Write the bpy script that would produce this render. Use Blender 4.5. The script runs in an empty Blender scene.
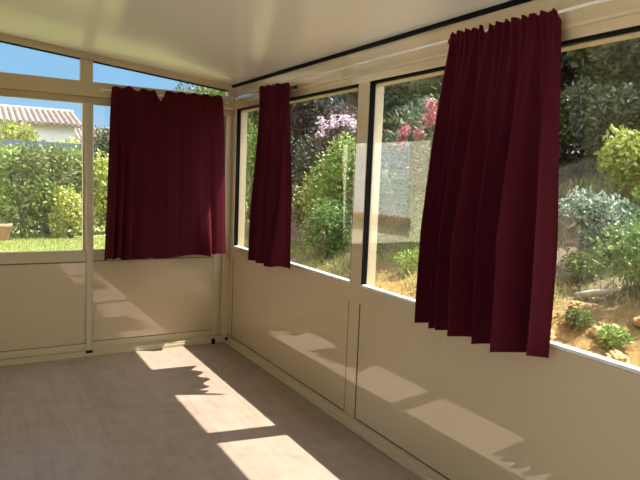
import bpy, bmesh, math, random
import numpy as np
from mathutils import Vector, Matrix

sc = bpy.context.scene
COL = sc.collection
rnd = random.Random(7)

# ------------------------------------------------------------------ helpers
def link(o, parent=None):
    COL.objects.link(o)
    if parent: o.parent = parent
    return o

def tag(o, label=None, cat=None, group=None, kind=None):
    if label: o['label'] = label
    if cat: o['category'] = cat
    if group: o['group'] = group
    if kind: o['kind'] = kind
    return o

def empty(name, loc=(0, 0, 0)):
    o = bpy.data.objects.new(name, None); o.empty_display_size = .1; o.location = loc
    return link(o)

class MB:
    """collects shapes, then links them as one mesh object"""
    def __init__(s): s.v = []; s.f = []
    def add(s, vs, fs):
        n = len(s.v); s.v += [tuple(v) for v in vs]; s.f += [tuple(i + n for i in f) for f in fs]; return s
    def box(s, x0, x1, y0, y1, z0, z1):
        x0, x1 = min(x0, x1), max(x0, x1); y0, y1 = min(y0, y1), max(y0, y1); z0, z1 = min(z0, z1), max(z0, z1)
        v = [(x0,y0,z0),(x1,y0,z0),(x1,y1,z0),(x0,y1,z0),(x0,y0,z1),(x1,y0,z1),(x1,y1,z1),(x0,y1,z1)]
        return s.add(v, [(0,3,2,1),(4,5,6,7),(0,1,5,4),(1,2,6,5),(2,3,7,6),(3,0,4,7)])
    def prism_xz(s, poly, y0, y1):
        """polygon in x,z (counter clockwise seen from -y) extruded along y"""
        n = len(poly)
        v = [(x, y0, z) for x, z in poly] + [(x, y1, z) for x, z in poly]
        f = [tuple(range(n)), tuple(reversed(range(n, 2*n)))]
        f += [(i, i+n, (i+1) % n + n, (i+1) % n) for i in range(n)]
        return s.add(v, f)
    def tube(s, pts, rad, n=10, caps=True):
        pts = [Vector(p) for p in pts]
        rads = rad if isinstance(rad, (list, tuple)) else [rad]*len(pts)
        vs = []; fs = []
        for i, p in enumerate(pts):
            d = (pts[min(i+1, len(pts)-1)] - pts[max(i-1, 0)]).normalized()
            a = d.cross(Vector((0, 0, 1)));
            if a.length < 1e-3: a = d.cross(Vector((1, 0, 0)))
            a.normalize(); b = d.cross(a)
            for k in range(n):
                t = 2*math.pi*k/n
                vs.append(p + (a*math.cos(t) + b*math.sin(t))*rads[i])
        for i in range(len(pts)-1):
            for k in range(n):
                fs.append((i*n+k, i*n+(k+1) % n, (i+1)*n+(k+1) % n, (i+1)*n+k))
        if caps:
            fs.append(tuple(reversed(range(n)))); fs.append(tuple(range((len(pts)-1)*n, len(pts)*n)))
        return s.add(vs, fs)
    def lathe(s, c, prof, n=20):
        vs = []; fs = []
        for r, z in prof:
            for k in range(n):
                t = 2*math.pi*k/n; vs.append((c[0]+r*math.cos(t), c[1]+r*math.sin(t), c[2]+z))
        for i in range(len(prof)-1):
            for k in range(n):
                fs.append((i*n+k, i*n+(k+1) % n, (i+1)*n+(k+1) % n, (i+1)*n+k))
        fs.append(tuple(reversed(range(n)))); fs.append(tuple(range((len(prof)-1)*n, len(prof)*n)))
        return s.add(vs, fs)
    def build(s, name, mat, parent=None, bevel=0, smooth=False, kind=None, label=None):
        me = bpy.data.meshes.new(name)
        off = Vector(parent.location) if parent is not None else Vector((0, 0, 0))
        par = parent.parent if parent is not None else None
        while par is not None: off += Vector(par.location); par = par.parent
        me.from_pydata([tuple(Vector(v) - off) for v in s.v], [], s.f)
        bm = bmesh.new(); bm.from_mesh(me); bmesh.ops.recalc_face_normals(bm, faces=bm.faces); bm.to_mesh(me); bm.free()
        me.materials.append(mat)
        if smooth: me.polygons.foreach_set('use_smooth', [True]*len(me.polygons))
        o = link(bpy.data.objects.new(name, me), parent)
        if bevel:
            m = o.modifiers.new('bevel', 'BEVEL'); m.width = bevel; m.segments = 2; m.limit_method = 'ANGLE'
        tag(o, label=label, kind=kind)
        return o

# ------------------------------------------------------------------ materials
def newmat(name):
    m = bpy.data.materials.new(name); m.use_nodes = True
    nt = m.node_tree; b = nt.nodes['Principled BSDF']
    return m, nt, b

def N(nt, t, **kw):
    n = nt.nodes.new(t)
    for k, v in kw.items():
        if k in n.inputs: n.inputs[k].default_value = v
        else: setattr(n, k, v)
    return n

def ramp(nt, stops):
    r = nt.nodes.new('ShaderNodeValToRGB'); e = r.color_ramp.elements
    while len(e) < len(stops): e.new(.5)
    for k, (p, c) in enumerate(stops): e[k].position = p; e[k].color = (*c, 1)
    return r

def simple(name, col, rough=.5, metal=0, noise=0, nscale=8, spec=.5, bump=0, bscale=200, coat=0):
    m, nt, b = newmat(name)
    b.inputs['Base Color'].default_value = (*col, 1); b.inputs['Roughness'].default_value = rough
    b.inputs['Metallic'].default_value = metal; b.inputs['Specular IOR Level'].default_value = spec
    b.inputs['Coat Weight'].default_value = coat; b.inputs['Coat Roughness'].default_value = .006; b.inputs['Coat IOR'].default_value = 2.05
    tc = N(nt, 'ShaderNodeTexCoord')
    if noise:
        nz = N(nt, 'ShaderNodeTexNoise', Scale=nscale, Detail=5.0)
        nt.links.new(tc.outputs['Object'], nz.inputs['Vector'])
        r = ramp(nt, [(.25, tuple(c*(1-noise) for c in col)), (.75, tuple(min(1, c*(1+noise)) for c in col))])
        nt.links.new(nz.outputs['Fac'], r.inputs['Fac']); nt.links.new(r.outputs['Color'], b.inputs['Base Color'])
    if bump:
        nz = N(nt, 'ShaderNodeTexNoise', Scale=bscale, Detail=3.0); bp = N(nt, 'ShaderNodeBump', Strength=bump, Distance=.01)
        nt.links.new(tc.outputs['Object'], nz.inputs['Vector'])
        nt.links.new(nz.outputs['Fac'], bp.inputs['Height']); nt.links.new(bp.outputs['Normal'], b.inputs['Normal'])
    return m

def leafmat(name, c0, c1, c2=None, trans=.25):
    m, nt, b = newmat(name)
    g = N(nt, 'ShaderNodeNewGeometry')
    st = [(0, c0), (1, c1)] if c2 is None else [(0, c0), (.6, c1), (1, c2)]
    r = ramp(nt, st)
    nt.links.new(g.outputs['Random Per Island'], r.inputs['Fac'])
    nt.links.new(r.outputs['Color'], b.inputs['Base Color'])
    b.inputs['Roughness'].default_value = .5
    t = N(nt, 'ShaderNodeBsdfTranslucent'); nt.links.new(r.outputs['Color'], t.inputs['Color'])
    mx = N(nt, 'ShaderNodeMixShader'); mx.inputs[0].default_value = trans
    nt.links.new(b.outputs[0], mx.inputs[1]); nt.links.new(t.outputs[0], mx.inputs[2])
    nt.links.new(mx.outputs[0], nt.nodes['Material Output'].inputs['Surface'])
    return m

def glassmat(name, f0=.095):
    m, nt, b = newmat(name); nt.nodes.remove(b)
    g = N(nt, 'ShaderNodeNewGeometry')
    d = N(nt, 'ShaderNodeVectorMath', operation='DOT_PRODUCT')
    nt.links.new(g.outputs['Normal'], d.inputs[0]); nt.links.new(g.outputs['Incoming'], d.inputs[1])
    ab = N(nt, 'ShaderNodeMath', operation='ABSOLUTE'); nt.links.new(d.outputs['Value'], ab.inputs[0])
    om = N(nt, 'ShaderNodeMath', operation='SUBTRACT'); om.inputs[0].default_value = 1; nt.links.new(ab.outputs[0], om.inputs[1])
    pw = N(nt, 'ShaderNodeMath', operation='POWER'); nt.links.new(om.outputs[0], pw.inputs[0]); pw.inputs[1].default_value = 5
    ma = N(nt, 'ShaderNodeMath', operation='MULTIPLY_ADD'); nt.links.new(pw.outputs[0], ma.inputs[0])
    ma.inputs[1].default_value = 1-f0; ma.inputs[2].default_value = f0
    tr = N(nt, 'ShaderNodeBsdfTransparent'); tr.inputs['Color'].default_value = (.985, .99, .985, 1)
    gl = N(nt, 'ShaderNodeBsdfGlossy'); gl.inputs['Roughness'].default_value = 0.0
    mx = N(nt, 'ShaderNodeMixShader')
    nt.links.new(ma.outputs[0], mx.inputs[0]); nt.links.new(tr.outputs[0], mx.inputs[1]); nt.links.new(gl.outputs[0], mx.inputs[2])
    nt.links.new(mx.outputs[0], nt.nodes['Material Output'].inputs['Surface'])
    return m

CREAM = simple('cream_aluminium', (.62, .535, .355), rough=.3, spec=.5)
PANEL = simple('cream_panel', (.63, .50, .315), rough=.5, spec=.3, coat=1)
SEAL = simple('brown_black_seal', (.02, .016, .012), rough=.7, spec=.2)
BOUNCE = simple('pale_bounce_slab', (.72, .68, .60), rough=.85, noise=.06, nscale=3)
CEIL = simple('ceiling_panel', (.90, .885, .85), rough=.22, spec=.8)
GASKET = simple('black_rubber', (.006, .006, .007), rough=.8, spec=.1)
WHITE = simple('white_plastic', (.82, .82, .80), rough=.35)
PLASTER = simple('interior_plaster', (.78, .72, .60), rough=.8, bump=.05, bscale=60)
RENDERW = simple('sunlit_render', (.85, .78, .62), rough=.9, noise=.05, nscale=3, bump=.2, bscale=40)
SHUTTER = simple('pale_blue_paint', (.84, .90, .95), rough=.6)
METAL = simple('bare_aluminium', (.6, .6, .6), rough=.3, metal=1)
GLASS = glassmat('window_glass')
HOUSEW = simple('white_house_render', (.62, .62, .64), rough=.9, noise=.06, nscale=1.5)
FENCEM = simple('blue_grey_boards', (.11, .15, .19), rough=.7, noise=.12, nscale=2)
TERRA = simple('terracotta', (.34, .19, .12), rough=.85, noise=.15, nscale=12)
LIMEW = simple('whitewashed_wall', (.82, .82, .8), rough=.9, noise=.05, nscale=5)
BARK = simple('bark', (.16, .12, .09), rough=.9, noise=.35, nscale=14, bump=.5, bscale=30)
DEADW = simple('weathered_wood', (.42, .38, .33), rough=.85, noise=.25, nscale=20, bump=.4, bscale=40)
ROCK = simple('ochre_rock', (.40, .27, .12), rough=.95, noise=.35, nscale=9, spec=.1, bump=1, bscale=22)

def floor_mat():
    m, nt, b = newmat('oak_laminate')
    tc = N(nt, 'ShaderNodeTexCoord')
    mp = N(nt, 'ShaderNodeMapping'); mp.inputs['Rotation'].default_value = (0, 0, math.pi/2)
    nt.links.new(tc.outputs['Object'], mp.inputs['Vector'])
    br = N(nt, 'ShaderNodeTexBrick'); br.offset = .37; br.offset_frequency = 2
    br.inputs['Scale'].default_value = 1; br.inputs['Brick Width'].default_value = 1.28; br.inputs['Row Height'].default_value = .193
    br.inputs['Mortar Size'].default_value = .0012; br.inputs['Mortar Smooth'].default_value = .3; br.inputs['Bias'].default_value = 0
    br.inputs['Color1'].default_value = (.345, .27, .217, 1); br.inputs['Color2'].default_value = (.385, .305, .247, 1)
    br.inputs['Mortar'].default_value = (.24, .185, .14, 1)
    nt.links.new(mp.outputs[0], br.inputs['Vector'])
    ms = N(nt, 'ShaderNodeMapping'); ms.inputs['Scale'].default_value = (14, 1.1, 1)
    nt.links.new(tc.outputs['Object'], ms.inputs['Vector'])
    nz = N(nt, 'ShaderNodeTexNoise', Scale=2.2, Detail=8.0, Roughness=.65, Distortion=.6)
    nt.links.new(ms.outputs[0], nz.inputs['Vector'])
    r = ramp(nt, [(.3, (.84, .81, .79)), (.5, (1, 1, 1)), (.72, (1.0, .97, .93))])
    nt.links.new(nz.outputs['Fac'], r.inputs['Fac'])
    n2 = N(nt, 'ShaderNodeTexNoise', Scale=9.0, Detail=4.0); nt.links.new(tc.outputs['Object'], n2.inputs['Vector'])
    r2 = ramp(nt, [(.3, (.86, .84, .82)), (.6, (1, 1, 1))]); nt.links.new(n2.outputs['Fac'], r2.inputs['Fac'])
    mx = N(nt, 'ShaderNodeMixRGB', blend_type='MULTIPLY'); mx.inputs[0].default_value = 1
    nt.links.new(br.outputs['Color'], mx.inputs[1]); nt.links.new(r.outputs['Color'], mx.inputs[2])
    m2 = N(nt, 'ShaderNodeMixRGB', blend_type='MULTIPLY'); m2.inputs[0].default_value = 1
    nt.links.new(mx.outputs[0], m2.inputs[1]); nt.links.new(r2.outputs['Color'], m2.inputs[2])
    nt.links.new(m2.outputs[0], b.inputs['Base Color'])
    b.inputs['Roughness'].default_value = .33; b.inputs['Specular IOR Level'].default_value = .5
    bp = N(nt, 'ShaderNodeBump', Strength=.06, Distance=.002)
    nt.links.new(nz.outputs['Fac'], bp.inputs['Height']); nt.links.new(bp.outputs['Normal'], b.inputs['Normal'])
    return m
FLOOR = floor_mat()

def fabric_mat():
    m, nt, b = newmat('burgundy_fabric')
    tc = N(nt, 'ShaderNodeTexCoord')
    nz = N(nt, 'ShaderNodeTexNoise', Scale=350.0, Detail=2.0); nt.links.new(tc.outputs['Object'], nz.inputs['Vector'])
    r = ramp(nt, [(.3, (.056, .0042, .0095)), (.7, (.078, .0065, .0135))])
    nt.links.new(nz.outputs['Fac'], r.inputs['Fac']); nt.links.new(r.outputs['Color'], b.inputs['Base Color'])
    b.inputs['Roughness'].default_value = .75; b.inputs['Specular IOR Level'].default_value = .08
    b.inputs['Sheen Weight'].default_value = .2; b.inputs['Sheen Roughness'].default_value = .4
    b.inputs['Sheen Tint'].default_value = (1, .16, .32, 1)
    bp = N(nt, 'ShaderNodeBump', Strength=.08, Distance=.001)
    nt.links.new(nz.outputs['Fac'], bp.inputs['Height']); nt.links.new(bp.outputs['Normal'], b.inputs['Normal'])
    return m
FABRIC = fabric_mat()

def ground_mat():
    m, nt, b = newmat('ground_earth_and_grass')
    tc = N(nt, 'ShaderNodeTexCoord'); sp = N(nt, 'ShaderNodeSeparateXYZ'); nt.links.new(tc.outputs['Object'], sp.inputs[0])
    n1 = N(nt, 'ShaderNodeTexNoise', Scale=2.2, Detail=7.0, Roughness=.65); nt.links.new(tc.outputs['Object'], n1.inputs['Vector'])
    n2 = N(nt, 'ShaderNodeTexNoise', Scale=14.0, Detail=6.0, Roughness=.7); nt.links.new(tc.outputs['Object'], n2.inputs['Vector'])
    lawn = ramp(nt, [(.3, (.18, .22, .07)), (.55, (.31, .31, .12)), (.75, (.40, .37, .18))])
    straw = ramp(nt, [(.25, (.10, .075, .05)), (.5, (.20, .16, .10)), (.75, (.32, .28, .17))])
    ochre = ramp(nt, [(.25, (.11, .07, .03)), (.45, (.23, .14, .05)), (.6, (.33, .215, .08)), (.78, (.40, .30, .15))])
    for rr in (lawn, straw, ochre): nt.links.new(n2.outputs['Fac'], rr.inputs['Fac'])
    # ochre earth close to the veranda, dry grass higher up the bank: wobbly border
    w = N(nt, 'ShaderNodeMath', operation='MULTIPLY_ADD'); nt.links.new(n1.outputs['Fac'], w.inputs[0]); w.inputs[1].default_value = 2.0
    nt.links.new(sp.outputs['X'], w.inputs[2])
    mr = N(nt, 'ShaderNodeMapRange'); nt.links.new(w.outputs[0], mr.inputs['Value'])
    mr.inputs['From Min'].default_value = 2.9; mr.inputs['From Max'].default_value = 3.6
    mx = N(nt, 'ShaderNodeMixRGB'); nt.links.new(mr.outputs[0], mx.inputs[0]); nt.links.new(ochre.outputs[0], mx.inputs[1]); nt.links.new(straw.outputs[0], mx.inputs[2])
    # lawn beyond the far wall
    d = N(nt, 'ShaderNodeMath', operation='MULTIPLY_ADD'); nt.links.new(sp.outputs['X'], d.inputs[0]); d.inputs[1].default_value = -1.4; nt.links.new(sp.outputs['Y'], d.inputs[2])
    mr2 = N(nt, 'ShaderNodeMapRange'); nt.links.new(d.outputs[0], mr2.inputs['Value'])
    mr2.inputs['From Min'].default_value = 1.2; mr2.inputs['From Max'].default_value = 2.4
    m2 = N(nt, 'ShaderNodeMixRGB'); nt.links.new(mr2.outputs[0], m2.inputs[0]); nt.links.new(mx.outputs[0], m2.inputs[1]); nt.links.new(lawn.outputs[0], m2.inputs[2])
    nt.links.new(m2.outputs[0], b.inputs['Base Color']); b.inputs['Roughness'].default_value = .95; b.inputs['Specular IOR Level'].default_value = .1
    bp = N(nt, 'ShaderNodeBump', Strength=.8, Distance=.05); nt.links.new(n2.outputs['Fac'], bp.inputs['Height']); nt.links.new(bp.outputs['Normal'], b.inputs['Normal'])
    return m
GROUND = ground_mat()

def tile_mat():
    m, nt, b = newmat('clay_roof_tiles')
    tc = N(nt, 'ShaderNodeTexCoord')
    nz = N(nt, 'ShaderNodeTexNoise', Scale=3.0, Detail=5.0); nt.links.new(tc.outputs['Object'], nz.inputs['Vector'])
    r = ramp(nt, [(.3, (.16, .115, .10)), (.6, (.25, .195, .17)), (.8, (.32, .26, .23))])
    nt.links.new(nz.outputs['Fac'], r.inputs['Fac']); nt.links.new(r.outputs[0], b.inputs['Base Color']); b.inputs['Roughness'].default_value = .85
    return m
TILE = tile_mat()

L_OLIVE = leafmat('leaves_olive', (.07, .11, .035), (.16, .21, .06), (.26, .29, .09))
L_DARK = leafmat('leaves_dark', (.05, .07, .035), (.12, .145, .07), (.19, .21, .11))
L_BRIGHT = leafmat('leaves_bright', (.14, .22, .045), (.26, .36, .08), (.40, .46, .12))
L_YELLOW = leafmat('leaves_yellow_green', (.24, .29, .05), (.42, .46, .10), (.56, .55, .16))
L_SILVER = leafmat('leaves_silver', (.17, .24, .16), (.30, .38, .28), (.45, .52, .42))
L_MID = leafmat('leaves_mid', (.07, .14, .035), (.15, .24, .06), (.24, .34, .10))
L_RED = leafmat('leaves_reddish', (.06, .04, .04), (.14, .085, .08), (.20, .14, .09))
PETAL = leafmat('petals_pink', (.50, .12, .17), (.60, .22, .27), (.66, .36, .40))
LILAC = leafmat('petals_lilac', (.60, .42, .58), (.75, .6, .72), (.82, .72, .80))
L_STRAW = leafmat('dry_grass_blades', (.20, .19, .07), (.34, .31, .13), (.46, .42, .24))
L_GRASS = leafmat('green_grass_blades', (.20, .28, .06), (.36, .42, .12), (.50, .50, .20))

# ------------------------------------------------------------------ terrain
def height(x, y):
    x = np.asarray(x, float); y = np.asarray(y, float)
    x0 = .55 + np.clip(y, 0, 40)*.42
    h = -.05 + .40*np.clip(x-x0, 0, 5.2)
    h += .05*np.sin(1.7*x+.6*y)*np.clip(x-.4, 0, 1) + .035*np.sin(3.9*y+2.2*x)*np.clip(x-.4, 0, 1) + .02*np.sin(9*x-5*y)*np.clip(x-.6, 0, 1)
    return h
def hz(x, y): return float(height(x, y))

def make_ground():
    xs = np.concatenate([np.arange(-14, -3, .8), np.arange(-3, 8, .16), np.arange(8, 22, .8)])
    ys = np.concatenate([np.arange(-12, -4, .8), np.arange(-4, 10, .18), np.arange(10, 44, 1.0)])
    X, Y = np.meshgrid(xs, ys, indexing='ij'); Z = height(X, Y)
    v = np.stack([X, Y, Z], -1).reshape(-1, 3); ny = len(ys)
    f = [(i*ny+j, (i+1)*ny+j, (i+1)*ny+j+1, i*ny+j+1) for i in range(len(xs)-1) for j in range(ny-1)]
    me = bpy.data.meshes.new('ground'); me.from_pydata(v.tolist(), [], f); me.materials.append(GROUND)
    me.polygons.foreach_set('use_smooth', [True]*len(me.polygons))
    o = link(bpy.data.objects.new('ground', me)); tag(o, 'sloping garden ground of dry grass and ochre earth', kind='structure')
make_ground()

# ------------------------------------------------------------------ foliage
def leaf_mesh(name, P, D, L, W, mat, parent, rng, fold=.25, kind=None):
    """P centres, D growth directions; every leaf is a folded diamond of two quads sharing a midrib"""
    n = len(P); off = np.array(parent.location) if parent is not None else np.zeros(3)
    D = D/np.linalg.norm(D, axis=1, keepdims=True)
    R = rng.normal(size=(n, 3)); S = np.cross(D, R); S /= np.linalg.norm(S, axis=1, keepdims=True); U = np.cross(S, D)
    L = L*rng.uniform(.65, 1.25, (n, 1)); W = W*rng.uniform(.7, 1.2, (n, 1))
    P = P - off
    a = P; t = P + D*L; m = P + D*L*.45
    l = m + S*W*.5 + U*W*fold; r = m - S*W*.5 + U*W*fold
    V = np.stack([a, l, t, r], 1).reshape(-1, 3)
    I = (np.arange(n)[:, None]*4 + np.array([0, 3, 2, 0, 2, 1])).reshape(-1)
    me = bpy.data.meshes.new(name)
    me.vertices.add(len(V)); me.vertices.foreach_set('co', V.ravel())
    me.loops.add(len(I)); me.loops.foreach_set('vertex_index', I.astype(np.int32))
    nf = n*2; me.polygons.add(nf); me.polygons.foreach_set('loop_start', np.arange(nf, dtype=np.int32)*3)
    me.update(calc_edges=True); me.validate()
    me.materials.append(mat)
    o = link(bpy.data.objects.new(name, me), parent)
    if kind: o['kind'] = kind
    return o

def crown_points(rng, blobs, n, shell=.55):
    """points in the outer shell of a union of ellipsoids (c, r)"""
    vol = np.array([r[0]*r[1]+r[1]*r[2]+r[0]*r[2] for c, r in blobs]); k = rng.choice(len(blobs), n, p=vol/vol.sum())
    C = np.array([b[0] for b in blobs])[k]; Rr = np.array([b[1] for b in blobs])[k]
    d = rng.normal(size=(n, 3)); d /= np.linalg.norm(d, axis=1, keepdims=True)
    rad = rng.uniform(shell, 1.02, (n, 1))
    P = C + d*Rr*rad
    D = d + rng.normal(size=(n, 3))*.7 + np.array([0, 0, .25])
    return P, D

def shrub(name, x, y, rx, ry, h, mat, label, cat='shrub', n=4000, leaf=(.07, .035), seed=1, group=None, base=0., nb=9, z0=None, trunk=.03, shell=.5):
    rng = np.random.default_rng(seed); z = hz(x, y) if z0 is None else z0
    root = empty(name, (x, y, z)); tag(root, label, cat, group)
    blobs = [((x, y, z+base+(h-base)*.5), (rx*.78, ry*.78, (h-base)*.5))]
    for i in range(nb):
        a = rng.uniform(0, 2*np.pi); q = rng.uniform(.35, .8); zz = rng.uniform(.25, .85)
        s = rng.uniform(.28, .48)
        blobs.append(((x+rx*q*np.cos(a), y+ry*q*np.sin(a), z+base+(h-base)*zz), (rx*s, ry*s, min((h-base)*s*.8, (h-base)*(1-zz)+.05))))
    P, D = crown_points(rng, blobs, n, shell)
    lo = np.array([float(t) for t in height(P[:, 0], P[:, 1])]) + .02
    P = P[P[:, 2] > lo]; D = D[:len(P)]
    leaf_mesh('foliage', P, D, leaf[0], leaf[1], mat, root, rng)
    tb = MB()
    for i in range(5):
        a = rng.uniform(0, 6.28); e = (x+rx*.55*np.cos(a), y+ry*.55*np.sin(a), z+base+(h-base)*rng.uniform(.55, .8))
        m = (x+rx*.18*np.cos(a+.5), y+ry*.18*np.sin(a+.5), z+h*.35)
        tb.tube([(x+.03*np.cos(a), y+.03*np.sin(a), z-.06), m, e], [trunk, trunk*.7, trunk*.3], n=7)
    tb.build('stems', BARK, root, smooth=True)
    return root

def tree(name, x, y, r, z_lo, z_hi, mat, label, n=9000, leaf=(.11, .055), seed=1, group=None, nb=14, trunk=.12, ryx=1.):
    rng = np.random.default_rng(seed); z = hz(x, y)
    root = empty(name, (x, y, z)); tag(root, label, 'tree', group)
    blobs = []
    cz = (z_lo+z_hi)/2; hh = (z_hi-z_lo)/2
    blobs.append(((x, y, cz), (r*.7, r*.7*ryx, hh*.8)))
    for i in range(nb):
        u = rng.uniform(-.85, .8); a = rng.uniform(0, 6.28); q = math.sqrt(1-u*u)*.65
        s = rng.uniform(.32, .5)
        blobs.append(((x+r*q*math.cos(a), y+r*ryx*q*math.sin(a), cz+hh*u*.72), (r*s, r*s*ryx, hh*s*.75)))
    P, D = crown_points(rng, blobs, n, .6)
    lo = height(P[:, 0], P[:, 1]) + .03; k = P[:, 2] > lo; P = P[k]; D = D[k]
    leaf_mesh('crown', P, D, leaf[0], leaf[1], mat, root, rng)
    t = MB(); t.tube([(x, y, z-.1), (x+.06*r, y-.04*r, (z+cz)/2), (x, y, cz+hh*.3)], [trunk, trunk*.8, trunk*.35], n=9)
    for i in range(6):
        a = i*1.05+rng.uniform(0, .6); t.tube([(x, y, cz-hh*.45+hh*.13*i), (x+r*.6*math.cos(a), y+r*ryx*.6*math.sin(a), cz-hh*.1+hh*.12*i)], [trunk*.5, trunk*.15], n=6)
    t.build('trunk', BARK, root, smooth=True)
    return root

def blossoms(name, centres, mat, seed, parent, n=60, r=.09, size=.045):
    rng = np.random.default_rng(seed); Ps = []
    for c in centres:
        d = rng.normal(size=(n, 3)); d /= np.linalg.norm(d, axis=1, keepdims=True); Ps.append(np.array(c)+d*r*rng.uniform(.3, 1, (n, 1)))
    P = np.concatenate(Ps); D = rng.normal(size=P.shape) + np.array([0, 0, .3])
    return leaf_mesh(name, P, D, size, size*.8, mat, parent, rng)

def grass_patch(name, pts, hgt, wid, mat, label, seed):
    rng = np.random.default_rng(seed); n = len(pts)
    z = height(pts[:, 0], pts[:, 1]); P = np.stack([pts[:, 0], pts[:, 1], z-.01], 1)
    D = rng.normal(size=(n, 3))*.4 + np.array([0, 0, 1.])
    o = leaf_mesh(name, P, D, hgt, wid, mat, None, rng); tag(o, label, 'grass', kind='stuff')
    return o

# backdrop trees on the crest of the bank (right) -------------------------------
bt = [(7.2, -3.6, 'leafy evergreen tree nearest the camera side on the bank crest', L_DARK),
      (6.6, -1.6, 'dense olive-green tree behind the yellow-green bush on the bank', L_OLIVE),
      (7.4, .4, 'dull green tree over the lit crest beside the right-hand curtain', L_DARK),
      (6.7, 2.4, 'dark tree on the bank crest behind the long burgundy curtain', L_DARK),
      (7.2, 4.6, 'shadowy tree behind the pink blossoms in the middle window', L_DARK),
      (6.9, 7.0, 'dark tree above the lilac blossoms, at the mullion', L_DARK),
      (6.9, 9.3, 'reddish-leaved tree in the first right window beside the narrow curtain', L_RED),
      (7.0, 11.8, 'dark tree just right of the narrow curtain, far up the garden', L_DARK),
      (6.5, 14.6, 'olive-green tree seen left of the narrow curtain through the corner of the right window', L_BRIGHT)]
for i, (x, y, lb, mt) in enumerate(bt):
    tree('garden_tree', x, y, 2.0, hz(x, y)-.15 if i < 6 else .1, 6.6 + .4*math.sin(i*2.1), mt, lb, n=15000, leaf=(.13, .07), seed=40+i, group='trees along the bank crest', nb=18, ryx=1.05)
# far tree showing through the right end of the upper glazing, on the lawn side
tree('garden_tree', 6.2, 16.5, 2.2, 1.2, 5.5, L_DARK, 'tree whose top shows in the sloping upper pane above the left curtain', n=9000, leaf=(.14, .07), seed=77, nb=16)

# shrubs on the bank ------------------------------------------------------------
shrub('yellow_green_bush', 4.0, -1.45, .55, .6, .80, L_YELLOW, 'bright yellow-green bush at the far right edge of the right window', n=5200, leaf=(.075, .045), seed=3, z0=hz(4.0, -1.45)-.02)
shrub('laurel_bush', 5.0, -.35, .8, .7, 1.0, L_DARK, 'dark bush in shade left of the yellow-green bush', n=4600, leaf=(.09, .04), seed=4)
shrub('silver_leaved_bush', 3.0, -1.62, .36, .34, .56, L_SILVER, 'silvery grey-green bush low on the bank right of the long curtain', n=2800, leaf=(.06, .03), seed=5)
shrub('mastic_bush', 2.35, -2.42, .40, .34, .60, L_MID, 'green bush closest to the glass at the right edge', n=3200, leaf=(.045, .024), seed=6)
shrub('mastic_bush', 3.35, -2.25, .5, .5, .75, L_MID, 'green bush behind the one closest to the glass, at the right edge', n=3000, leaf=(.05, .028), seed=8)
shrub('rosemary_bush', 2.7, .35, .3, .3, .6, L_BRIGHT, 'small fresh green bush beside the left edge of the long curtain', n=1800, leaf=(.06, .02), seed=9)
shrub('rosemary_bush', 3.6, 1.6, .55, .5, .7, L_OLIVE, 'olive-green low bush behind the pane with the pale reflection', n=2600, leaf=(.06, .025), seed=10)
shrub('pittosporum_bush', 3.3, 3.25, .85, .62, 1.62, L_BRIGHT, 'large bright green bush in the first right window', n=9000, leaf=(.07, .038), seed=11, z0=hz(3.3, 3.25)-.05, nb=13)
shrub('pittosporum_bush', 3.5, 4.35, .6, .5, 1.2, L_OLIVE, 'lower olive-green bush left of the large bright green bush', n=4200, leaf=(.065, .035), seed=18)
shrub('bay_bush', 4.0, 9.4, .8, 1.0, 3.0, L_BRIGHT, 'pale green tall bush seen left of the narrow curtain by the corner post', n=5200, leaf=(.11, .06), seed=19)
shrub('crest_shrub', 6.3, -.9, 1.0, .9, 2.6, L_DARK, 'dark shrub on the bank crest behind the yellow-green bush', n=7000, leaf=(.11, .055), seed=21)
shrub('crest_shrub', 7.0, 1.5, 1.0, 1.0, 3.2, L_DARK, 'tall dark shrub on the bank crest filling the gap beside the long curtain', n=7000, leaf=(.11, .055), seed=25)
shrub('crest_shrub', 6.1, 1.4, .7, .7, 1.2, L_OLIVE, 'lower olive shrub in front of the tall dark shrub beside the long curtain edge', n=4200, leaf=(.10, .05), seed=26, nb=12)
shrub('crest_shrub', 7.7, 2.6, .9, .9, 2.2, L_DARK, 'rearmost dark shrub on the bank crest, behind the tall dark one', n=6000, leaf=(.11, .055), seed=27, nb=12)
shrub('crest_shrub', 6.6, .6, 1.0, 1.0, 2.4, L_OLIVE, 'olive shrub on the bank crest right beside the long curtain edge', n=7000, leaf=(.11, .055), seed=22)
shrub('crest_shrub', 6.3, 2.3, 1.0, 1.0, 2.6, L_DARK, 'dark shrub on the bank crest behind the long curtain and pink blossoms', n=7000, leaf=(.11, .055), seed=23)
shrub('crest_shrub', 6.3, 4.2, 1.0, 1.0, 2.6, L_OLIVE, 'olive shrub on the bank crest behind the mullion', n=7000, leaf=(.11, .055), seed=24)
shrub('pittosporum_bush', 2.6, 2.55, .45, .45, .85, L_MID, 'smaller mid-green bush low beside the mullion', n=3000, leaf=(.06, .03), seed=12)
shrub('laurel_bush', 4.6, 6.1, 1.0, 1.0, 1.9, L_DARK, 'tall dark bush behind the large bright green bush', n=6500, leaf=(.10, .045), seed=13)
o = shrub('oleander_bush', 3.3, 1.0, .75, .8, 1.75, L_DARK, 'oleander bush with pink blossoms beside the long curtain', n=3600, leaf=(.11, .03), seed=14, base=.3)
blossoms('pink_blossoms', [(2.6, .90, 2.10), (2.62, .98, 2.02), (2.6, .43, 2.38), (2.62, .45, 2.27), (2.63, .5, 2.2), (2.65, 1.05, 1.98), (2.7, .75, 2.05)], PETAL, 15, o, n=55, r=.07, size=.05)
MB().tube([(3.2, 1.0, .9), (2.9, .95, 1.5), (2.62, .93, 2.05)], [.014, .01, .006], n=6).tube([(3.2, .9, .9), (2.9, .7, 1.6), (2.62, .46, 2.3)], [.014, .01, .006], n=6).build('branch', BARK, o, smooth=True)
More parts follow.
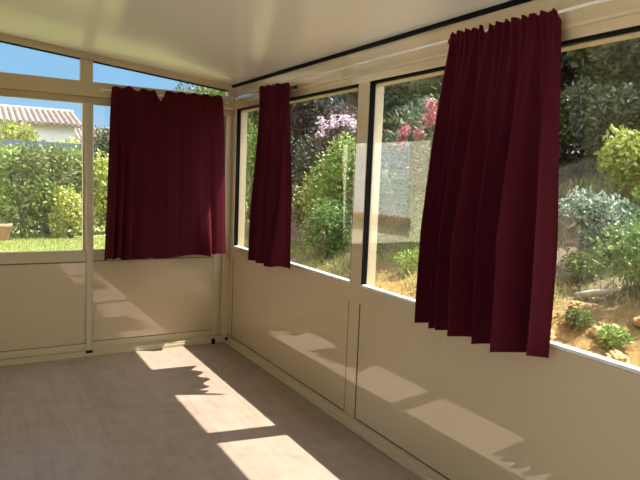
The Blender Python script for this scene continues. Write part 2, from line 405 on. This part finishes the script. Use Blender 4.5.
o = shrub('lilac_bush', 4.3, 4.95, .95, .9, 2.35, L_RED, 'dark reddish bush with lilac blossoms high in the first right window', n=5200, leaf=(.09, .045), seed=16, base=.4)
blossoms('lilac_blossoms', [(3.5, 4.48, 2.47), (3.5, 4.2, 2.44), (3.5, 4.0, 2.48), (3.5, 3.75, 2.5), (3.5, 3.55, 2.45), (3.5, 3.35, 2.36), (3.55, 4.6, 2.3)], LILAC, 17, o, n=42, r=.11, size=.06)
MB().tube([(4.2, 4.8, 1.3), (3.8, 4.6, 2.0), (3.5, 4.3, 2.42)], [.02, .012, .006], n=6).tube([(4.2, 4.7, 1.3), (3.8, 4.0, 2.1), (3.5, 3.55, 2.42)], [.02, .012, .006], n=6).build('branch', BARK, o, smooth=True)

for i, (x, y, r_, h_, mt_, lb_) in enumerate([(1.95, -1.75, .17, .22, L_BRIGHT, 'fresh green weed clump just right of the long curtain, above the ochre earth'),
        (2.5, -1.75, .20, .26, L_OLIVE, 'olive weed clump below the silvery bush'), (1.72, -2.32, .10, .12, L_OLIVE, 'small weed growing between the ochre rocks near the sill'),
        (1.68, -2.62, .11, .13, L_BRIGHT, 'small fresh weed beside the low ochre rock at the right edge'), (2.15, .15, .20, .25, L_BRIGHT, 'fresh green weed clump left of the long curtain near its hem'),
        (1.9, .75, .18, .2, L_OLIVE, 'olive weed clump low in the second right window near the mullion'), (2.6, 1.6, .25, .35, L_MID, 'mid-green weed clump on the dry grass behind the mullion'),
        (3.0, -.6, .3, .4, L_MID, 'mid-green weed clump on the slope beside the edge of the long curtain')]):
    shrub('weed_clump', x, y, r_, r_, h_, mt_, lb_, 'weed', n=700, leaf=(.045, .016), seed=120+i, group='weeds on the bank', nb=6, trunk=.004)
for i, (x, y) in enumerate([(-6.5, 2.8), (-7.5, 6.5), (-6.8, 10.5)]):
    tree('garden_tree', x, y, 2.1, .9, 6.2, L_DARK, ['dark tree behind the villa wall, nearest the veranda', 'dark tree midway along the back of the villa wall', 'dark tree past the end of the villa wall'][i], n=9000, leaf=(.15, .08), seed=140+i, nb=16)

# rocks, log, dry grass ----------------------------------------------------------
def rock(x, y, s, seed, label):
    rng = np.random.default_rng(seed)
    bm = bmesh.new(); bmesh.ops.create_icosphere(bm, subdivisions=4, radius=1)
    k = rng.normal(size=(14, 3))*np.linspace(.7, 4.5, 14)[:, None]; ph = rng.uniform(0, 6, 14); am = rng.uniform(.06, .13, 14)/np.linspace(1, 2.6, 14)
    for v in bm.verts:
        d = np.array(v.co); f = 1+sum(a*math.sin(2.1*float(kk@d)+p) for a, kk, p in zip(am, k, ph))
        v.co = Vector((d[0]*f*s*1.25, d[1]*f*s, d[2]*f*s*.62))
    me = bpy.data.meshes.new('rock'); bm.to_mesh(me); bm.free(); me.materials.append(ROCK)
    o = link(bpy.data.objects.new('rock', me)); o.location = (x, y, hz(x, y)+s*.15); o.rotation_euler = (0, 0, rng.uniform(0, 6))
    tag(o, label, 'rock', 'ochre rocks at the foot of the bank')
rk = [(1.55, -2.2, .075, 'ochre rock nearest the right edge of the long curtain'), (1.78, -2.5, .085, 'ochre rock above the white sill, midway between curtain and photo edge'),
      (2.0, -2.12, .055, 'small ochre rock under the dead branch'), (1.6, -2.72, .08, 'ochre rock low at the right edge of the window'),
      (2.0, -2.66, .075, 'ochre rock behind the low one at the right edge')]
for i, (x, y, s, lb) in enumerate(rk): rock(x, y, s, 20+i, lb)

lg = empty('dead_branch', (2.2, -2.15, hz(2.2, -2.15))); tag(lg, 'grey dead branch lying on the dry grass of the bank', 'branch')
z = hz(2.2, -2.0)
MB().tube([(2.22, -1.93, hz(2.22, -1.93)+.02), (2.2, -2.08, hz(2.2, -2.08)+.05), (2.2, -2.2, hz(2.2, -2.2)+.06), (2.17, -2.33, hz(2.17, -2.33)+.10)], [.028, .03, .024, .014], n=9).build('stem', DEADW, lg, smooth=True)
MB().tube([(2.2, -2.16, hz(2.2, -2.16)+.055), (2.25, -2.24, hz(2.25, -2.24)+.15)], [.014, .006], n=7).build('twig', DEADW, lg, smooth=True)

rng = np.random.default_rng(5)
def in_band(n, x0, x1, y0, y1): return np.stack([rng.uniform(x0, x1, n), rng.uniform(y0, y1, n)], 1)
g = in_band(26000, 1.3, 5.6, -3.2, 6.5)
cl = np.sin(g[:, 0]*3.1+1.3*np.sin(g[:, 1]*1.7))*np.sin(g[:, 1]*2.7+g[:, 0]) + rng.normal(size=len(g))*.35
g = g[(cl > -.05) & ((g[:, 0] > 2.1) | (g[:, 1] > -1.2))]
grass_patch('dry_grass', g, .10, .012, L_STRAW, 'straw-coloured dry grass growing over the sunny bank', 31)
g2 = in_band(14000, 1.7, 4.6, -2.6, 5.5)
cl = np.sin(g2[:, 0]*2.3+.7)*np.sin(g2[:, 1]*1.9+.5)+rng.normal(size=len(g2))*.2
grass_patch('green_grass', g2[cl > .05], .12, .014, L_GRASS, 'green grass tufts among the dry grass of the bank', 32)
g3 = in_band(22000, -2.2, 2.0, 5.2, 9.4)
grass_patch('lawn_grass', g3, .06, .014, L_GRASS, 'sunny mown lawn grass beyond the left sliding pane', 33)

# left garden (seen through the far glazing) ---------------------------------------
ls = [(-1.75, 9.9, .8, 2.0, L_BRIGHT, 'light green bush at the left edge of the photo behind the sliding pane'),
      (-1.05, 9.4, .6, 1.35, L_BRIGHT, 'low bright bush in front of the light green bush at left'),
      (-.55, 9.7, .8, 2.1, L_OLIVE, 'tall olive-green bush in the middle of the left sliding pane'),
      (-.1, 9.2, .42, 1.1, L_YELLOW, 'low yellow-green bush beside the grey sliding stile'),
      (.15, 10.2, .7, 2.0, L_BRIGHT, 'fresh green bush just left of the sliding stile'),
      (.85, 10.0, .6, 1.9, L_YELLOW, 'yellow-green bush seen between the stile and the left curtain'),
      (-2.6, 10.4, .8, 1.8, L_MID, 'mid-green bush beyond the left edge of the photo')]
for i, (x, y, r, h, mt, lb) in enumerate(ls[:6]):
    shrub('garden_shrub', x, y, r, r*.8, h, mt, lb, n=5200 if r > .6 else 3200, leaf=(.10, .055), seed=60+i, group='shrubs beyond the lawn', nb=11)
hd = [(-2.2, 'left'), (-.7, 'middle'), (.8, 'right')]
hl = ['yellow-green hedge plant above the blue-grey fence at the left photo edge', 'yellow-green hedge plant above the blue-grey fence under the tiled roof',
      'yellow-green hedge plant above the fence end beside the stile']
for i, (x, _) in enumerate(hd):
    shrub('hedge_plant', x, 16.6, .95, .7, 2.55 + (.35 if i == 1 else 0), L_YELLOW, hl[i], n=4600, leaf=(.14, .08), seed=80+i, group='hedge behind the fence', nb=10)
shrub('cypress_bush', 1.15, 12.6, .5, .5, 2.7, L_DARK, 'dark upright bush beside the edge of the left curtain', n=4200, leaf=(.11, .05), seed=90)
# low whitewashed wall glimpsed between the shrubs
wl = MB().box(-3.2, .75, 11.2, 11.42, -.15, .95).box(-3.25, .8, 11.16, 11.46, .95, 1.03).build('garden_wall', LIMEW, bevel=.01)
tag(wl, 'low whitewashed garden wall glimpsed between the left shrubs', 'wall')
pr = empty('terracotta_pot', (-1.47, 8.95, hz(-1.47, 8.95)))
tag(pr, 'terracotta pot on the lawn at the left photo edge', 'pot')
MB().lathe((-1.47, 8.95, hz(-1.47, 8.95)), [(.13, 0), (.15, .05), (.20, .28), (.215, .30), (.215, .36), (.185, .36), (.17, .30), (.12, .06)], 24).build('pot_body', TERRA, pr, smooth=True)
# fence
fr = empty('garden_fence', (-.8, 13, 0)); tag(fr, 'blue-grey board fence behind the left shrubs', 'fence')
f = MB()
for k in range(6): f.box(-5, 1.35, 13.0, 13.03, .02+k*.365, .365+k*.365)
f.build('boards', FENCEM, fr, bevel=.004)
for k in range(5): MB().box(-4.9+k*1.53, -4.8+k*1.53, 13.03, 13.11, -.15, 2.24).build('fence_post', FENCEM, fr, bevel=.004)
# house with a tiled roof
def house(name, x0, x1, y0, y1, ze, zr, label, ov=.35):
    root = empty(name, ((x0+x1)/2, y0, 0)); tag(root, label, 'house')
    ym = (y0+y1)/2
    m = MB().box(x0, x1, y0, y1, -.3, ze)
    m.prism_xz([(x0, ze), (x1, ze), (x1, ze+.02), (x0, ze+.02)], y0, y1)
    m.build('house_wall', HOUSEW, root)
    for xx in (x0+.02, x1-.02):
        g = MB(); g.add([(xx-.02, y0+.02, ze), (xx-.02, y1-.02, ze), (xx-.02, ym, zr-.08), (xx+.02, y0+.02, ze), (xx+.02, y1-.02, ze), (xx+.02, ym, zr-.08)],
              [(0,1,2), (5,4,3), (0,3,4,1), (1,4,5,2), (2,5,3,0)])
        g.build('gable', HOUSEW, root)
    # barrel tiles: ridged sheet on both slopes
    t = MB(); step = .21; nx = int((x1-x0+2*ov)/step)
    for side in (0, 1):
        ye = (y0-ov) if side == 0 else (y1+ov); zz = ze - (zr-ze)*ov/(ym-y0)
        vs = []; fs = []; rows = 10; cols = nx*6
        for r in range(rows+1):
            u = r/rows
            for c in range(cols+1):
                xx = x0-ov+(x1-x0+2*ov)*c/cols
                w = abs(math.sin(math.pi*c/6))
                vs.append((xx, ye+(ym-ye)*u, zz+(zr-zz)*u+.12*w+.03*(1-(u*rows) % 1)))
        for r in range(rows):
            for c in range(cols):
                a = r*(cols+1)+c; fs.append((a, a+1, a+cols+2, a+cols+1))
        t.add(vs, fs)
    o = t.build('tiled_roof', TILE, root)
    sm = o.modifiers.new('solid', 'SOLIDIFY'); sm.thickness = .06
    MB().tube([(x0-ov, ym, zr+.05), (x1+ov, ym, zr+.05)], .12, n=10).build('ridge_tiles', TILE, root, smooth=True)
    return root
house('tiled_house', -12, 1.55, 20.3, 25.3, 3.14, 3.80, 'white house with a clay barrel-tile roof behind the left garden', ov=.3)
house('tiled_house', 2.6, 7.5, 27, 31, 2.9, 3.6, 'low tiled house seen past the stile, by the left curtain edge', ov=.25)

# unseen wall added past the veranda for its pale reflection in the panes -----------------------------------
hw = empty('reflection_wall', (-2.9, 4, 0)); tag(hw, 'cream rendered villa wall with pale blue shutters, added to be mirrored in the right panes', 'wall')
MB().box(-3.1, -2.75, .12, 7.0, -.2, 2.0).build('rendered_wall', RENDERW, hw)
for k in range(2):
    y0 = .99+k*.60
    sh = MB().box(-2.75, -2.715, y0, y0+.585, 1.04, 1.96)
    for q in range(9): sh.box(-2.715, -2.712, y0+.05, y0+.535, 1.09+q*.095, 1.155+q*.095)
    sh.build('shutter', SHUTTER, hw, bevel=.004)
MB().box(-2.75, -2.66, .95, 2.22, .96, 1.035).build('window_ledge', TERRA, hw, bevel=.01)

# ------------------------------------------------------------------ veranda shell
XL, YB = -2.6, -6.3
def zc(x): return 2.262 - .098*x
MB().box(XL, .0, YB, 0, -.12, 0).build('floor', FLOOR, kind='structure', label='light oak laminate floor with planks running to the far wall')
MB().box(XL-.15, .12, YB-.12, .09, -.30, -.121).build('trim_1', LIMEW, kind='structure', label='concrete base under the veranda')
# roof: sandwich panel, sloping down to the right wall, oversailing it
MB().prism_xz([(XL-.2, zc(XL-.2)), (.13, zc(.13)), (.13, zc(.13)+.10), (XL-.2, zc(XL-.2)+.10)], YB-.15, .15).build('ceiling', CEIL, kind='structure', label='glossy off-white sloping ceiling panels')
MB().prism_xz([(.132, 2.12), (.222, 2.12), (.235, 2.245), (.222, 2.245), (.21, 2.135), (.145, 2.135), (.145, 2.36), (.132, 2.36)], YB-.15, .15).build('trim_2', CREAM, kind='structure', label='cream gutter along the roof edge')

RF = .085     # depth of the right frame
POSTS = [(.0, .06), (-2.09, -1.975), (-4.09, -3.975), (-6.3, -6.1)]
m = MB()
m.box(0, RF, YB, .06, 2.058, 2.30)          # header band
m.box(0, .034, YB, .06, .757, .857)         # sill rail
m.box(.034, RF, YB, .06, .757, .80)         # its lower outer lip
m.box(0, RF, YB, .06, -.12, .05)            # bottom rail
for a, b_ in [(-.086, .06)] + POSTS[1:]:
    m.box(0, RF, a, b_, .05, .757); m.box(0, .034, a, b_, .857, 2.058); m.box(.034, RF, a, b_, .80, 2.058)
wr = m.build('wall_right', PANEL, bevel=.002, kind='structure', label='cream aluminium frame of the glazed right wall')
MB().box(-.012, 0, YB, -.02, 2.10, 2.113).build('trim_3', CREAM, kind='structure', label='thin bead along the right header')
MB().box(-.022, .0, YB, -.0, 2.246, 2.2655).build('trim_4', GASKET, kind='structure', label='black seal between the right header and the ceiling')
bays = [(-1.975, -.086), (-3.975, -2.09), (-6.1, -4.09)]
for i, (a, b_) in enumerate(bays):
    MB().box(.0008, .05, a+.0035, b_-.0095, .0565, .757).build('panel', PANEL, wr)
    g = MB().box(.0, .003, b_-.0095, b_, .0565, .757).box(.0, .003, a, b_, .05, .0565)
    g.box(.0, .003, a, a+.0035, .0565, .757)
    g.build('gasket', SEAL, wr)
    w = MB()
    w.box(.025, .031, a+.002, b_-.002, .862, 2.056)
    win = empty('window_%d' % (i+1), (.028, (a+b_)/2, .857)); tag(win, ['first right window, nearest the corner', 'second right window, with the long curtain', 'third right window, beside the camera'][i], kind='structure')
    w.build('glass', GLASS, win)
    g = MB().box(.004, .036, b_-.009, b_-.0005, .8735, 2.0468).box(.004, .036, a+.0005, a+.009, .8735, 2.0468).box(.004, .036, a+.0005, b_-.0005, 2.047, 2.0575)
    g.build('gasket', GASKET, win)
    s = MB().box(.037, RF+.012, b_-.012, b_-.0005, .81, 2.04).box(.037, RF+.012, a+.0005, a+.012, .81, 2.04).box(.037, RF+.012, a, b_, 2.041, 2.057)
    s.build('outer_frame', CREAM, win, bevel=.002)
    MB().box(.003, .036, a+.0005, b_-.0005, .8575, .8725).build('sill', WHITE, win, bevel=.002)
# baseboard right
MB().box(-.053, 0, YB, -.045, 0, .022).box(-.03, 0, YB, -.045, .022, .046).build('baseboard_right', CREAM, bevel=.003, kind='structure', label='cream stepped bottom profile of the right wall')

# far wall (y = 0) --------------------------------------------------------------------
XP = -2.25
def prism(m, x0, x1, zf0, zf1, y0, y1):
    """between two lines zf0, zf1 (functions of x)"""
    m.prism_xz([(x0, zf0(x0)), (x1, zf0(x1)), (x1, zf1(x1)), (x0, zf1(x0))], y0, y1)
zg = lambda x: 2.2128-.0981*x
zt = lambda x: zc(x)+.012
tr = lambda x: 2.1645
m = MB()
prism(m, XL, -.0, zg, zt, -.012, .07)                                   # sloping head rail
m.box(XL, 0, -.022, .07, 2.052, 2.1645)                                 # transom beam
m.box(XL, 0, .012, .07, 2.003, 2.052)                                   # its lower track
m.box(-.062, 0, -.002, .07, .05, 2.003)                                 # corner post
prism(m, -1.251, -1.16, tr, zg, -.006, .07)
prism(m, XP-.09, XP, tr, zg, -.006, .07)
prism(m, -.045, 0, tr, zg, -.006, .07)
m.box(XP-.08, XP, -.002, .07, .05, 2.003)
m.box(XL, XP-.08, .0, .07, 0.05, 2.003)
prism(m, XL, XP-.09, tr, zg, .0, .07)
m.box(XL, 0, 0.005, .07, -.12, .05)
wf = m.build('wall_far', CREAM, bevel=.003, kind='structure', label='cream aluminium frame of the far wall with a transom beam')
MB().box(XL, -.02, -.05, .005, 0, .026).box(XL, -.02, -.016, -.006, .026, .05).box(XL, -.02, -.044, -.034, .026, .042).build('trim_5', CREAM, bevel=.002, kind='structure', label='cream sliding track on the floor along the far wall')
for i, (a, b_) in enumerate([(-1.16, -.045), (XP, -1.251)]):
    win = empty('window_%d' % (i+4), ((a+b_)/2, .03, 2.1645)); tag(win, ['sloping upper pane above the left curtain', 'sloping upper pane left of the short post'][i], kind='structure')
    w = MB(); prism(w, a+.001, b_-.001, lambda x: 2.166, lambda x: zg(x)-.002, .03, .036); w.build('glass', GLASS, win)
    g = MB(); prism(g, a+.001, b_-.001, lambda x: zg(x)-.009, lambda x: zg(x)-.0005, .004, .029); g.build('gasket', GASKET, win)

def leaf_door(name, x0, x1, y0, y1, label, sw=.05, sl=None, srr=None):
    d = empty(name, ((x0+x1)/2, y0, .05)); tag(d, label, kind='structure')
    sl = sl or sw; srr = srr or sw
    MB().box(x0, x0+sl, y0, y1, .045, 2.003).build('stile', CREAM, d, bevel=.003)
    st = MB().box(x1-srr, x1, y0, y1, .045, 2.003).build('stile', CREAM, d, bevel=.003)
    MB().box(x0+sl, x1-srr, y0+.004, y1, .045, .1002).build('bottom_rail', CREAM, d, bevel=.003)
    MB().box(x0+sl, x1-srr, y0+.004, y1, .767, .8555).build('mid_rail', CREAM, d, bevel=.003)
    MB().box(x0+sl, x1-srr, y0+.004, y1, 1.994, 2.003).build('top_rail', CREAM, d, bevel=.003)
    MB().box(x0+sl, x1-srr, y0+.012, y1-.008, .1002, .767).build('panel', PANEL, d)
    MB().box(x0+sl+.001, x1-srr-.001, (y0+y1)/2, (y0+y1)/2+.006, .8565, 1.9935).build('glass', GLASS, d)
    MB().box(x0+sl, x1-srr, y0+.008, y0+.013, .759, .767).box(x0+sl, x1-srr, y0+.008, y0+.013, .1002, .105).build('gasket', simple('grey_seal', (.12, .10, .07), .6) if 'grey_seal' not in bpy.data.materials else bpy.data.materials['grey_seal'], d)
    return d, st
d2, _ = leaf_door('door_2', -1.235, -.091, .012, .050, 'right sliding leaf of the far wall behind the left curtain', sw=.055)
d1, st1 = leaf_door('door_1', XP+.001, -1.168, -.034, .004, 'left sliding leaf of the far wall with clear upper pane', sw=.048)
MB().box(-1.171, -1.163, -.0395, -.034, .05, 1.99).build('pull_edge', METAL, d1)
MB().box(-1.222, -1.17, -.046, -.028, .026, .046).build('roller_guide', GASKET, d1)
MB().box(-.091, -.062, .03, .066, .05, 2.003).build('trim_6', CREAM, kind='structure', label='jamb strip in the far corner')
# small black stops on the far track
for x in (-.16, -.035):
    o = MB().lathe((x, -.035, .0), [(.016, .0), (.016, .036), (.011, .043)], 14).build('door_stop', GASKET, smooth=True)
    o.location = (0, -.03, 0)
    tag(o, 'black rubber stop at the far corner, ' + ('left of the two' if x < -.1 else 'tight against the right wall'), 'door stop', 'rubber stops in the far corner')

# house side and back of the room (behind the camera) -------------------------------------
m = MB()
m.prism_xz([(XL-.14, -.12), (XL, -.12), (XL, zc(XL)+.005), (XL-.14, zc(XL)+.005)], -3.0, .07)
m.box(XL-.14, XL, YB, -3.0, -.12, .04); m.box(XL-.14, XL, YB, -3.0, 2.3, zc(XL)); m.box(XL-.14, XL, YB, YB+.12, .04, 2.3)
m.build('wall_left', PLASTER, kind='structure', label='cream plaster house wall with a wide opening added beside the camera for daylight')
MB().box(XL, XL+.014, -2.99, -.05, 0, .08).build('baseboard_left', WHITE, kind='structure', label='white baseboard of the house wall')
win = empty('window_6', (XL-.07, -4.6, .04)); tag(win, 'unseen sliding glazing added beside the camera to let in daylight', kind='structure')  # opening and glazing added out of view to brighten the room
for a, b_ in ((-6.18, -4.6), (-4.6, -3.0)):
    fm = MB()
    for y0, y1, z0, z1 in ((a, a+.05, .04, 2.3), (b_-.05, b_, .04, 2.3), (a+.05, b_-.05, .04, .09), (a+.05, b_-.05, 2.25, 2.3)): fm.box(XL-.10, XL-.05, y0, y1, z0, z1)
    fm.build('sash', WHITE, win, bevel=.003)
    MB().box(XL-.078, XL-.072, a+.05, b_-.05, .09, 2.25).build('glass', GLASS, win)
m = MB(); m.prism_xz([(XL, -.12), (0, -.12), (0, zt(0)), (XL, zt(XL))], YB-.08, YB)
m.build('wall_back', PLASTER, kind='structure', label='cream end wall behind the camera')
MB().box(-12, XL-.16, -10, -.1, -.2, -.03).build('bounce_slab', BOUNCE, kind='structure', label='pale unseen slab added on the house side to bounce sunlight inside')  # unseen pale slab, added to throw sunlight up to the ceiling

# ------------------------------------------------------------------ curtain rods
def rod(name, p0, p1, r, label, brackets, axis):
    root = empty(name, p0); tag(root, label, 'curtain rod', 'curtain rods')
    MB().tube([p0, p1], r, n=12).build('pole', WHITE, root, smooth=True)
    for q in (p0, p1):
        dx = Vector(q)-(Vector(p0)+Vector(p1))/2; dx.normalize()
        MB().tube([Vector(q)-dx*.002, Vector(q)+dx*.008, Vector(q)+dx*.012], [r*1.5, r*1.7, r*1.0], n=12).build('end_cap', WHITE, root, smooth=True)
    for b_ in brackets: 
        if axis == 'y': MB().box(-.0735, .0, b_-.008, b_+.008, p0[2]-.012, p0[2]-.004).box(-.004, .0, b_-.012, b_+.012, p0[2]-.03, p0[2]+.012).build('bracket', WHITE, root, bevel=.002)
        else: MB().box(b_-.008, b_+.008, -.078, -.022, p0[2]-.012, p0[2]-.004).box(b_-.012, b_+.012, -.026, -.022, p0[2]-.03, p0[2]+.008).build('bracket', WHITE, root, bevel=.002)
    return root
RZ = 2.152
rod('curtain_rod', (-.062, -.06, RZ), (-.062, -3.95, RZ), .006, 'thin white rod running along the right header through two curtains', (-.09, -3.93), 'y')
rod('curtain_rod', (-1.10, -.066, 2.108), (-.085, -.066, 2.108), .006, 'thin white rod on the far transom behind the left curtain', (-.12,), 'x')
hk = empty('curtain_hook', (-.0, -1.19, 2.115)); tag(hk, 'small dark hook on the right header beside the narrow curtain', 'hook')
MB().tube([(.0, -1.20, 2.113), (-.05, -1.22, 2.113), (-.062, -1.27, 2.106), (-.06, -1.295, 2.112)], [.007, .007, .009, .008], n=9).build('hook_arm', simple('plum_plastic', (.02, .008, .018), .4), hk, smooth=True)

# ------------------------------------------------------------------ curtains
def curtain(wall, label, u_top, u_bot, z_top, z_bot, zrod, drod, pleats, amp_b, seed, notch=None, zlean=(0, 0), damp=.011, flare=0., fine=3, tension=1.0, push=.03, ks=None, pa=None, bumps=()):
    """u: distance from the corner along the wall (u_top, u_bot: the two ends), d: distance from the wall"""
    rg = random.Random(seed)
    NU, NV = 300, 70
    root_loc = (-drod, -sum(u_top)/2, zrod) if wall == 'right' else (-sum(u_top)/2, -drod, zrod)
    root = empty('curtain', root_loc); tag(root, label, 'curtain', 'short burgundy curtains')
    # irregular pleat positions: phase as a monotone function of s
    ks = ks or [rg.uniform(.55, 1.5) for _ in range(pleats)]; pleats = len(ks); tot = sum(ks); edges = [0]
    for k in ks: edges.append(edges[-1]+k/tot)
    pa = pa or [rg.uniform(.6, 1.15) for _ in range(pleats)]
    def big(s):
        for i in range(pleats):
            if s <= edges[i+1] or i == pleats-1:
                t = (s-edges[i])/(edges[i+1]-edges[i]); break
        # tooth shaped fold: slow rise, quick fall, smoothed
        w = abs(math.sin(math.pi*t**1.1))**1.5
        return w*pa[i], t, i
    ph = [rg.uniform(0, 6.28) for _ in range(8)]
    hemj = [rg.uniform(-.012, .012) for _ in range(pleats)]
    rows = []
    for j in range(NV+1):
        v = j/NV
        row = []
        for i in range(NU+1):
            s = i/NU
            ut = u_top[0]+(u_top[1]-u_top[0])*s; ub = u_bot[0]+(u_bot[1]-u_bot[0])*s
            e = v**tension
            u = ut+(ub-ut)*e
            zt_ = z_top + zlean[0]*s; zb_ = z_bot + zlean[1]*s
            w, t, k = big(s)
            fr = math.sin(2*math.pi*s*pleats*fine+ph[0]+1.2*math.sin(5*s+ph[1]))
            fr2 = math.sin(2*math.pi*s*pleats*(fine*.62)+ph[2])
            # ruffle of the heading, falling into the broad pleats below
            zz = zt_ + (zb_-zt_)*v
            hd = math.exp(-max(0, zrod-zz)/.16)
            if notch:
                for (ns, nw, nd) in notch:
                    q = max(0, 1-abs(s-ns)/nw)
                    if zz > zrod-.06: zz -= nd*q*(zz-(zrod-.06))/.09
            if zz > zrod: zz += .006*fr2
            grow = .25+.75*min(1, v*1.5)
            d = drod + .003 + amp_b*grow*(w-.35)*(1-.75*hd) + damp*(.25+.75*hd)*(.7*fr+.5*fr2) + push*e
            d += .004*math.sin(9*v+6*s+ph[3])*v + .003*math.sin(23*s+4*v+ph[4])
            for (bs0, bs1, bs2, bz, ba) in bumps:         # a single deep fold: slow rise to bs1, quick fall to bs2
                if bs0 < s < bs2:
                    q = (s-bs0)/(bs1-bs0) if s < bs1 else (bs2-s)/(bs2-bs1)
                    q = q*q*(3-2*q); d += ba*q*max(0, min(1, (bz-zz)/.42))
            pinch = math.exp(-((zz-zrod)/.02)**2)       # gathered around the rod
            if pinch > .5: d = max(d, drod+.0095) 
            d = max(d, .018 if wall == 'right' else .060)
            u += .010*math.cos(2*math.pi*s*pleats*fine+ph[0])*hd*.3 + .35*amp_b*grow*(1-hd)*math.sin(2*math.pi*t)*.20
            u += .010*math.sin(3.1*v+ph[5]+2*s)*v
            zz += (hemj[k]*math.sin(math.pi*t) + .010*(w-.4))*max(0, (v-.8)/.2)
            row.append((-d, -u, zz) if wall == 'right' else (-u, -d, zz))
        rows.append(row)
    def part(name, j0, j1, thick):
        m = MB(); vs = [p for r in rows[j0:j1+1] for p in r]; fs = []
        for j in range(j1-j0):
            for i in range(NU):
                a = j*(NU+1)+i; fs.append((a, a+1, a+NU+2, a+NU+1))
        m.add(vs, fs)
        o = m.build(name, FABRIC, root, smooth=True)
        sm = o.modifiers.new('thickness', 'SOLIDIFY'); sm.thickness = thick; sm.offset = 0; sm.use_rim = False
        return o
    part('gathered_heading', 0, 4, .0018); part('fabric_panel', 4, NV, .0018)
    return root

# the left curtain, nearly flat; the narrow one near the corner; the long one
curtain('far', 'burgundy curtain hanging flat across the far wall, widest and leftmost', (1.035, .130), (1.085, .060), 2.137, .785, 2.108, .068, 6, .045, 11,
        notch=[(.42, .05, .078), (.14, .05, -.012), (.22, .04, .014)], zlean=(.018, .018), damp=.007, fine=2, push=.035, tension=.7,
        ks=[.32, .3, .38, .75, 1.1, 1.2, .8], pa=[1.3, 1.1, 1.0, .45, .3, .35, .4], bumps=[(.70, .835, .875, 1.30, .08)])
curtain('right', 'narrow burgundy curtain bunched up beside the far corner on the right wall', (.715, 1.215), (.67, 1.34), 2.166, .835, RZ, .062, 5, .08, 23, zlean=(-.02, .03), damp=.018, push=.045, bumps=[(.5, .85, .93, 1.35, .085)])
curtain('right', 'large burgundy curtain in deep pleats, nearest the camera on the right wall', (2.82, 3.42), (2.815, 3.475), 2.176, .83, RZ, .062, 6, .175, 37,
        notch=[(.40, .035, .055)], zlean=(-.016, .0), damp=.022, push=.04, tension=.6, ks=[.7, .75, .8, 1.1, 1.0, 1.4, .7], pa=[.9, .8, 1.0, 1.1, .9, 1.0, .5])

# ------------------------------------------------------------------ light, sky, camera
sun = bpy.data.lights.new('sun', 'SUN'); sun.energy = 8.2; sun.color = (1, .95, .86); sun.angle = math.radians(.55)
so = link(bpy.data.objects.new('sun', sun)); so.location = (6, -2, 14)
so.rotation_euler = Vector((-.496, .078, -1)).to_track_quat('-Z', 'Y').to_euler()

w = bpy.data.worlds.new('sky'); sc.world = w; w.use_nodes = True; nt = w.node_tree
bg = nt.nodes['Background']
tc = N(nt, 'ShaderNodeTexCoord'); sp = N(nt, 'ShaderNodeSeparateXYZ'); nt.links.new(tc.outputs['Generated'], sp.inputs[0])
EXP = .9
r = ramp(nt, [(0, (.26, .26, .22)), (.49, (.36, .50, .62)), (.55, (.17, .36, .56)), (.70, (.12, .31, .55)), (1.0, (.08, .22, .47))])
mr = N(nt, 'ShaderNodeMapRange'); nt.links.new(sp.outputs['Z'], mr.inputs['Value']); mr.inputs['From Min'].default_value = -1; mr.inputs['From Max'].default_value = 1
nt.links.new(mr.outputs[0], r.inputs['Fac'])
# bright haze around the sun
dt = N(nt, 'ShaderNodeVectorMath', operation='DOT_PRODUCT'); nt.links.new(tc.outputs['Generated'], dt.inputs[0]); dt.inputs[1].default_value = Vector((.496, -.40, .75)).normalized()
m1 = N(nt, 'ShaderNodeMapRange'); nt.links.new(dt.outputs['Value'], m1.inputs['Value']); m1.inputs['From Min'].default_value = .05; m1.inputs['From Max'].default_value = 1; m1.inputs['To Max'].default_value = 1
m1.clamp = True
pw = N(nt, 'ShaderNodeMath', operation='POWER'); nt.links.new(m1.outputs[0], pw.inputs[0]); pw.inputs[1].default_value = 1.4
hc = N(nt, 'ShaderNodeMixRGB', blend_type='ADD'); nt.links.new(pw.outputs[0], hc.inputs[0]); nt.links.new(r.outputs[0], hc.inputs[1]); hc.inputs[2].default_value = (2.9, 2.8, 2.55, 1)
nt.links.new(hc.outputs[0], bg.inputs['Color']); bg.inputs['Strength'].default_value = 1.0

P = [-1.99369, -5.00322, 1.49287, .52915, -.10264, .03891, 599.361]
yaw, pit, rol = P[3:6]
fwd = Vector((math.sin(yaw)*math.cos(pit), math.cos(yaw)*math.cos(pit), math.sin(pit)))
r0 = Vector((math.cos(yaw), -math.sin(yaw), 0)); u0 = r0.cross(fwd)
r2 = r0*math.cos(rol)+u0*math.sin(rol); u2 = -r0*math.sin(rol)+u0*math.cos(rol)
cam = bpy.data.cameras.new('camera'); co = link(bpy.data.objects.new('camera', cam))
M = Matrix.Identity(4)
for k in range(3): M[k][0] = r2[k]; M[k][1] = u2[k]; M[k][2] = -fwd[k]; M[k][3] = P[k]
co.matrix_world = M
cam.sensor_fit = 'HORIZONTAL'; cam.sensor_width = 36; cam.lens = 36*P[6]/640; cam.clip_start = .05
sc.camera = co

vs = sc.view_settings
vs.view_transform = 'Standard'; vs.look = 'None'; vs.gamma = 1; vs.exposure = EXP; vs.use_curve_mapping = False
cy = sc.cycles
cy.max_bounces = 12; cy.diffuse_bounces = 6; cy.glossy_bounces = 5; cy.transparent_max_bounces = 24
cy.caustics_reflective = False; cy.caustics_refractive = False
cy.use_denoising = True; cy.sample_clamp_indirect = 6
